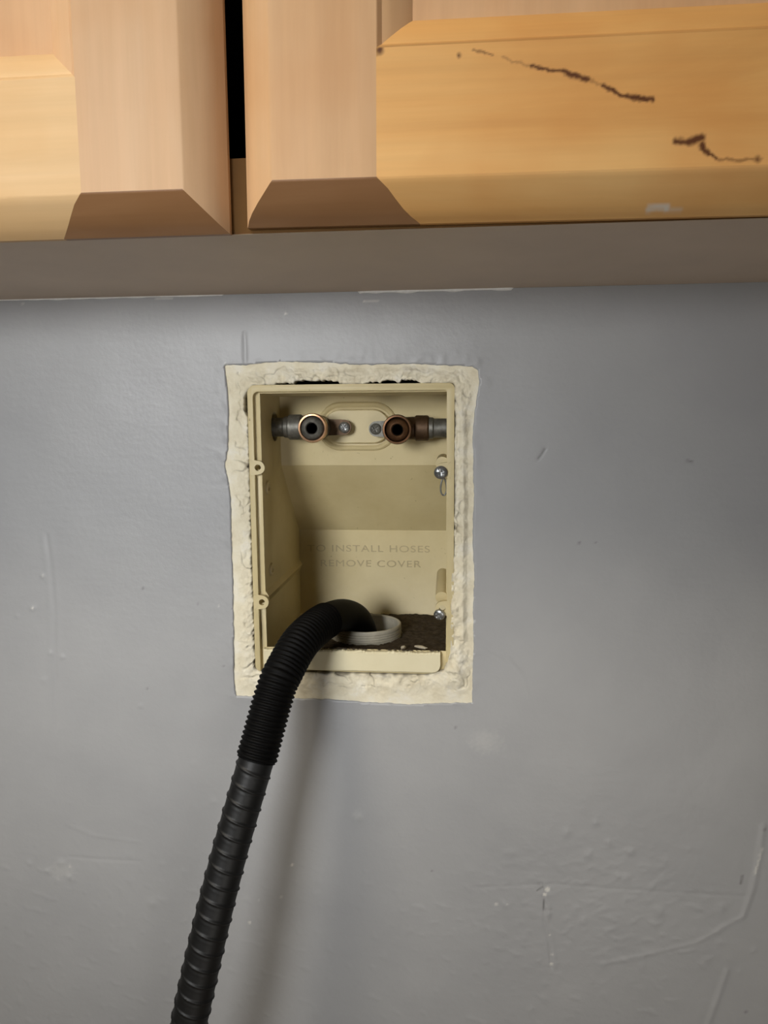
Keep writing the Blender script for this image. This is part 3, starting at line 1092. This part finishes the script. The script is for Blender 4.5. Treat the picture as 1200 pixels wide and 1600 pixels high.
def door(x0, x1, z0, z1, xin, sw, rail_h, mats, label, stain_side):
    """raised outer round-over, square frame, moulded opening, recessed flat panel"""
    ms, mr, mp = mats
    B = 17.0
    prof = [(B, 0.0), (B-1.2, 0.35), (12.5, 2.6), (8.5, 5.4), (4.8, 8.8), (2.2, 12.6), (0.6, 16.4), (0.0, 17.6), (0.0, 21.0)]
    stk = [(0.0, 0.0), (0.5, 0.25), (2.4, 2.3), (3.4, 2.5), (6.5, 4.2), (10.5, 6.6), (14.0, 9.4), (15.6, 11.0), (17.0, 11.3)]
    xi0, xi1, zi0, zi1 = x0+sw, x1-sw, z0+rail_h, z1-rail_h
    e = obj('door', [(xi0+14, DY+11, zi0+14), (xi1-14, DY+11, zi0+14), (xi1-14, DY+11, zi1-14), (xi0+14, DY+11, zi1-14),
                     (xi0+14, DY+20, zi0+14), (xi1-14, DY+20, zi0+14), (xi1-14, DY+20, zi1-14), (xi0+14, DY+20, zi1-14)],
            [(0, 1, 2, 3), (7, 6, 5, 4), (0, 4, 5, 1), (1, 5, 6, 2), (2, 6, 7, 3), (3, 7, 4, 0)], mp, cab, False)
    tag(e, label)

    def cope(d):                                      # the joint flares inwards across the round-over
        return 19.0*(d/17.6)**0.7 if d < 17.6 else 19.0

    def grid(bm, P, nu, nv, mi=0):
        """P: 4 corners ccw -> subdivided quad"""
        P = [Vector(p) for p in P]
        vs = [[bm.verts.new(P[0].lerp(P[1], i/nu).lerp(P[3].lerp(P[2], i/nu), j/nv)) for i in range(nu+1)] for j in range(nv+1)]
        for j in range(nv):
            for i in range(nu):
                f_ = bm.faces.new((vs[j][i], vs[j][i+1], vs[j+1][i+1], vs[j+1][i]))
                f_.material_index = mi

    def stile(left):
        s_ = 1 if left else -1
        xa = x0 if left else x1
        xb = xi0 if left else xi1
        bm = bmesh.new()
        grid(bm, [(xa+s_*B, DY, z0+B), (xb, DY, z0+B), (xb, DY, z1-B), (xa+s_*B, DY, z1-B)], 1, 1)
        for (o0_, d0), (o1_, d1) in zip(prof[:-1], prof[1:]):
            grid(bm, [(xa+s_*o0_, DY+d0, z0+o0_), (xa+s_*o1_, DY+d1, z0+o1_), (xa+s_*o1_, DY+d1, z1-o1_), (xa+s_*o0_, DY+d0, z1-o0_)], 1, 1)
            grid(bm, [(xa+s_*o0_, DY+d0, z0+o0_), (xb+s_*cope(d0), DY+d0, z0+o0_), (xb+s_*cope(d1), DY+d1, z0+o1_), (xa+s_*o1_, DY+d1, z0+o1_)], 1, 1, 1)
            grid(bm, [(xa+s_*o0_, DY+d0, z1-o0_), (xb+s_*cope(d0), DY+d0, z1-o0_), (xb+s_*cope(d1), DY+d1, z1-o1_), (xa+s_*o1_, DY+d1, z1-o1_)], 1, 1, 1)
        for (o0_, d0), (o1_, d1) in zip(stk[:-1], stk[1:]):
            grid(bm, [(xb+s_*o0_, DY+d0, zi0+o0_), (xb+s_*o1_, DY+d1, zi0+o1_), (xb+s_*o1_, DY+d1, zi1-o1_), (xb+s_*o0_, DY+d0, zi1-o0_)], 1, 1)
        grid(bm, [(xa, DY+21, z0), (xb, DY+21, z0), (xb, DY+21, z1), (xa, DY+21, z1)], 1, 1)
        bmesh.ops.remove_doubles(bm, verts=bm.verts, dist=0.001)
        bmobj('stile', bm, [ms, M['endgrain']], e, True, 20)

    def rail(bottom):
        s_ = 1 if bottom else -1
        za = z0 if bottom else z1
        zb = zi0 if bottom else zi1
        bm = bmesh.new()
        fine = stain_side and bottom
        nu, nv = (300, 90) if fine else (1, 1)
        xe = xi0+190 if fine else xi1
        grid(bm, [(xi0, DY, za+s_*B), (xe, DY, za+s_*B), (xe, DY, zb), (xi0, DY, zb)], nu, nv)
        if fine:
            grid(bm, [(xe, DY, za+s_*B), (xi1, DY, za+s_*B), (xi1, DY, zb), (xe, DY, zb)], 1, 1)
        for (o0_, d0), (o1_, d1) in zip(prof[:-1], prof[1:]):
            grid(bm, [(xi0+cope(d0), DY+d0, za+s_*o0_), (xi1-cope(d0), DY+d0, za+s_*o0_), (xi1-cope(d1), DY+d1, za+s_*o1_), (xi0+cope(d1), DY+d1, za+s_*o1_)], 500 if fine else 1, 2 if fine else 1)
        for (o0_, d0), (o1_, d1) in zip(stk[:-1], stk[1:]):
            grid(bm, [(xi0+o0_, DY+d0, zb+s_*o0_), (xi1-o0_, DY+d0, zb+s_*o0_), (xi1-o1_, DY+d1, zb+s_*o1_), (xi0+o1_, DY+d1, zb+s_*o1_)], 1, 1)
        grid(bm, [(xi0, DY+21, za), (xi1, DY+21, za), (xi1, DY+21, zb), (xi0, DY+21, zb)], 1, 1)
        bmesh.ops.remove_doubles(bm, verts=bm.verts, dist=0.001)
        vv_ = np.array([v.co[:] for v in bm.verts])
        o = bmobj('rail', bm, mr, e, True, 20)
        if fine:
            x_, z_r = vv_[:, 0], vv_[:, 2]
            j_ = 0.35*noise2(x_, z_r, 1.6, 111)+0.6*noise2(x_, z_r, 5, 112)
            st = np.zeros(len(vv_))
            for pts, w, a_ in (([(6.5, 158.0), (14.9, 155.5)], 0.9, .55), ([(31.7, 150.4), (40.1, 147.9), (45.6, 147.4)], 1.15, .8),
                               ([(45.6, 147.4), (49.8, 145.3), (56.7, 144.0)], 1.5, .9), ([(63.1, 140.8), (70.6, 137.0), (76.0, 135.7)], 1.4, .9),
                               ([(76, 135.7), (84.2, 134.0)], 1.6, .95), ([(19.1, 154.4), (31.7, 150.2)], .9, .3), ([(56.7, 144), (63.1, 140.8)], .9, .3),
                               ([(94.9, 116.9), (101.2, 116.1)], 1.9, .8), ([(100, 116.1), (106.0, 117.8)], 2.3, .95), ([(106.2, 115), (108.7, 111.0)], 1.9, .95),
                               ([(108.7, 111), (112.3, 108.8)], 1.1, .8), ([(112.3, 108.6), (121.8, 107.9), (131.1, 108.1)], 1.0, .45),
                               ([(129.8, 108.0)], 2.2, .7), ([(-35.3, 159.6)], 2.8, .85), ([(0.3, 156.2)], 1.6, .75)):
                st = np.maximum(st, a_*stroke(x_+j_, z_r+j_, pts, w, .9))
            attr(o, 'stain', np.clip(st*1.3, 0, 0.97))
            attr(o, 'smear', 0.9*stroke(x_, z_r+.25*j_, [(87.2, 91.5), (91, 92.0), (95.4, 91.8)], 1.7, .9)+0.35*stroke(x_, z_r, [(95, 91), (102, 91)], 1.2, 1))
    stile(True)
    stile(False)
    rail(True)
    rail(False)
    return e


door(-520.0, -113.0, 87.6, 700, 0, 66.5, 68.5, (M['stile_l'], M['rail_l'], M['panel']), 'left door, paler maple with a pinkish stile', False)
dr = door(-102.2, 330.0, 88.8, 700, 0, 65.4, 72.0, (M['stile_r'], M['rail_r'], M['panel']), 'right door, orange maple with brown scratches', True)
dr.rotation_euler.y = math.radians(0.35)

# carcass
FY0, FY1 = -163.5, -144.0
bm = bmesh.new()
prism(bm, [(-540, 88.2), (345, 88.2), (345, 124), (-540, 124)], 'y', FY0, FY1)
bmobj('bottom_frame_rail', bm, M['carc'], cab, False)
bm = bmesh.new()
prism(bm, [(-540, 660), (345, 660), (345, 710), (-540, 710)], 'y', FY0, FY1)
bmobj('top_frame_rail', bm, M['carc'], cab, False)
for xa in (-540, 300):
    bm = bmesh.new()
    prism(bm, [(xa, 124.2), (xa+45, 124.2), (xa+45, 659.8), (xa, 659.8)], 'y', FY0, FY1)
    bmobj('frame_stile', bm, M['carc'], cab, False)
xs = np.linspace(-540, 345, 60)
vv, ff = [], []
for x_ in xs:
    for y_ in (-164.4, -1.4):
        for z_ in (84.2, 96.0):
            vv.append((x_, max(y_, -143.8) if z_ > 90 else y_, z_ if z_ > 90 or y_ > -100 else 87.9))
for i in range(len(xs)-1):
    a_ = i*4
    for p, q in ((0, 2), (2, 3), (3, 1), (1, 0)):
        ff.append((a_+p, a_+q, a_+4+q, a_+4+p))
ff += [(0, 1, 3, 2), tuple((len(xs)-1)*4+k for k in (0, 2, 3, 1))]
un = obj('underside_panel', vv, ff, M['under'], cab, False)
for xa in (-540, 330):
    bm = bmesh.new()
    prism(bm, [(-143.8, 96.2), (-1.4, 96.2), (-1.4, 710), (-143.8, 710)], 'x', xa, xa+15)
    bmobj('side_panel', bm, M['carc'], cab, False)
bm = bmesh.new()
prism(bm, [(-143.8, 710.2), (-1.4, 710.2), (-1.4, 722), (-143.8, 722)], 'x', -540, 345)
bmobj('top_panel', bm, M['carc'], cab, False)
bm = bmesh.new()
prism(bm, [(-525, 96.2), (330, 96.2), (330, 710), (-525, 710)], 'y', -6, -1.6)
bmobj('back_panel', bm, M['dark'], cab, False)  # near-black colour stands for the unlit cabinet interior
tag(cab, 'maple wall cabinet with two panelled doors above the outlet box', 'cabinet')
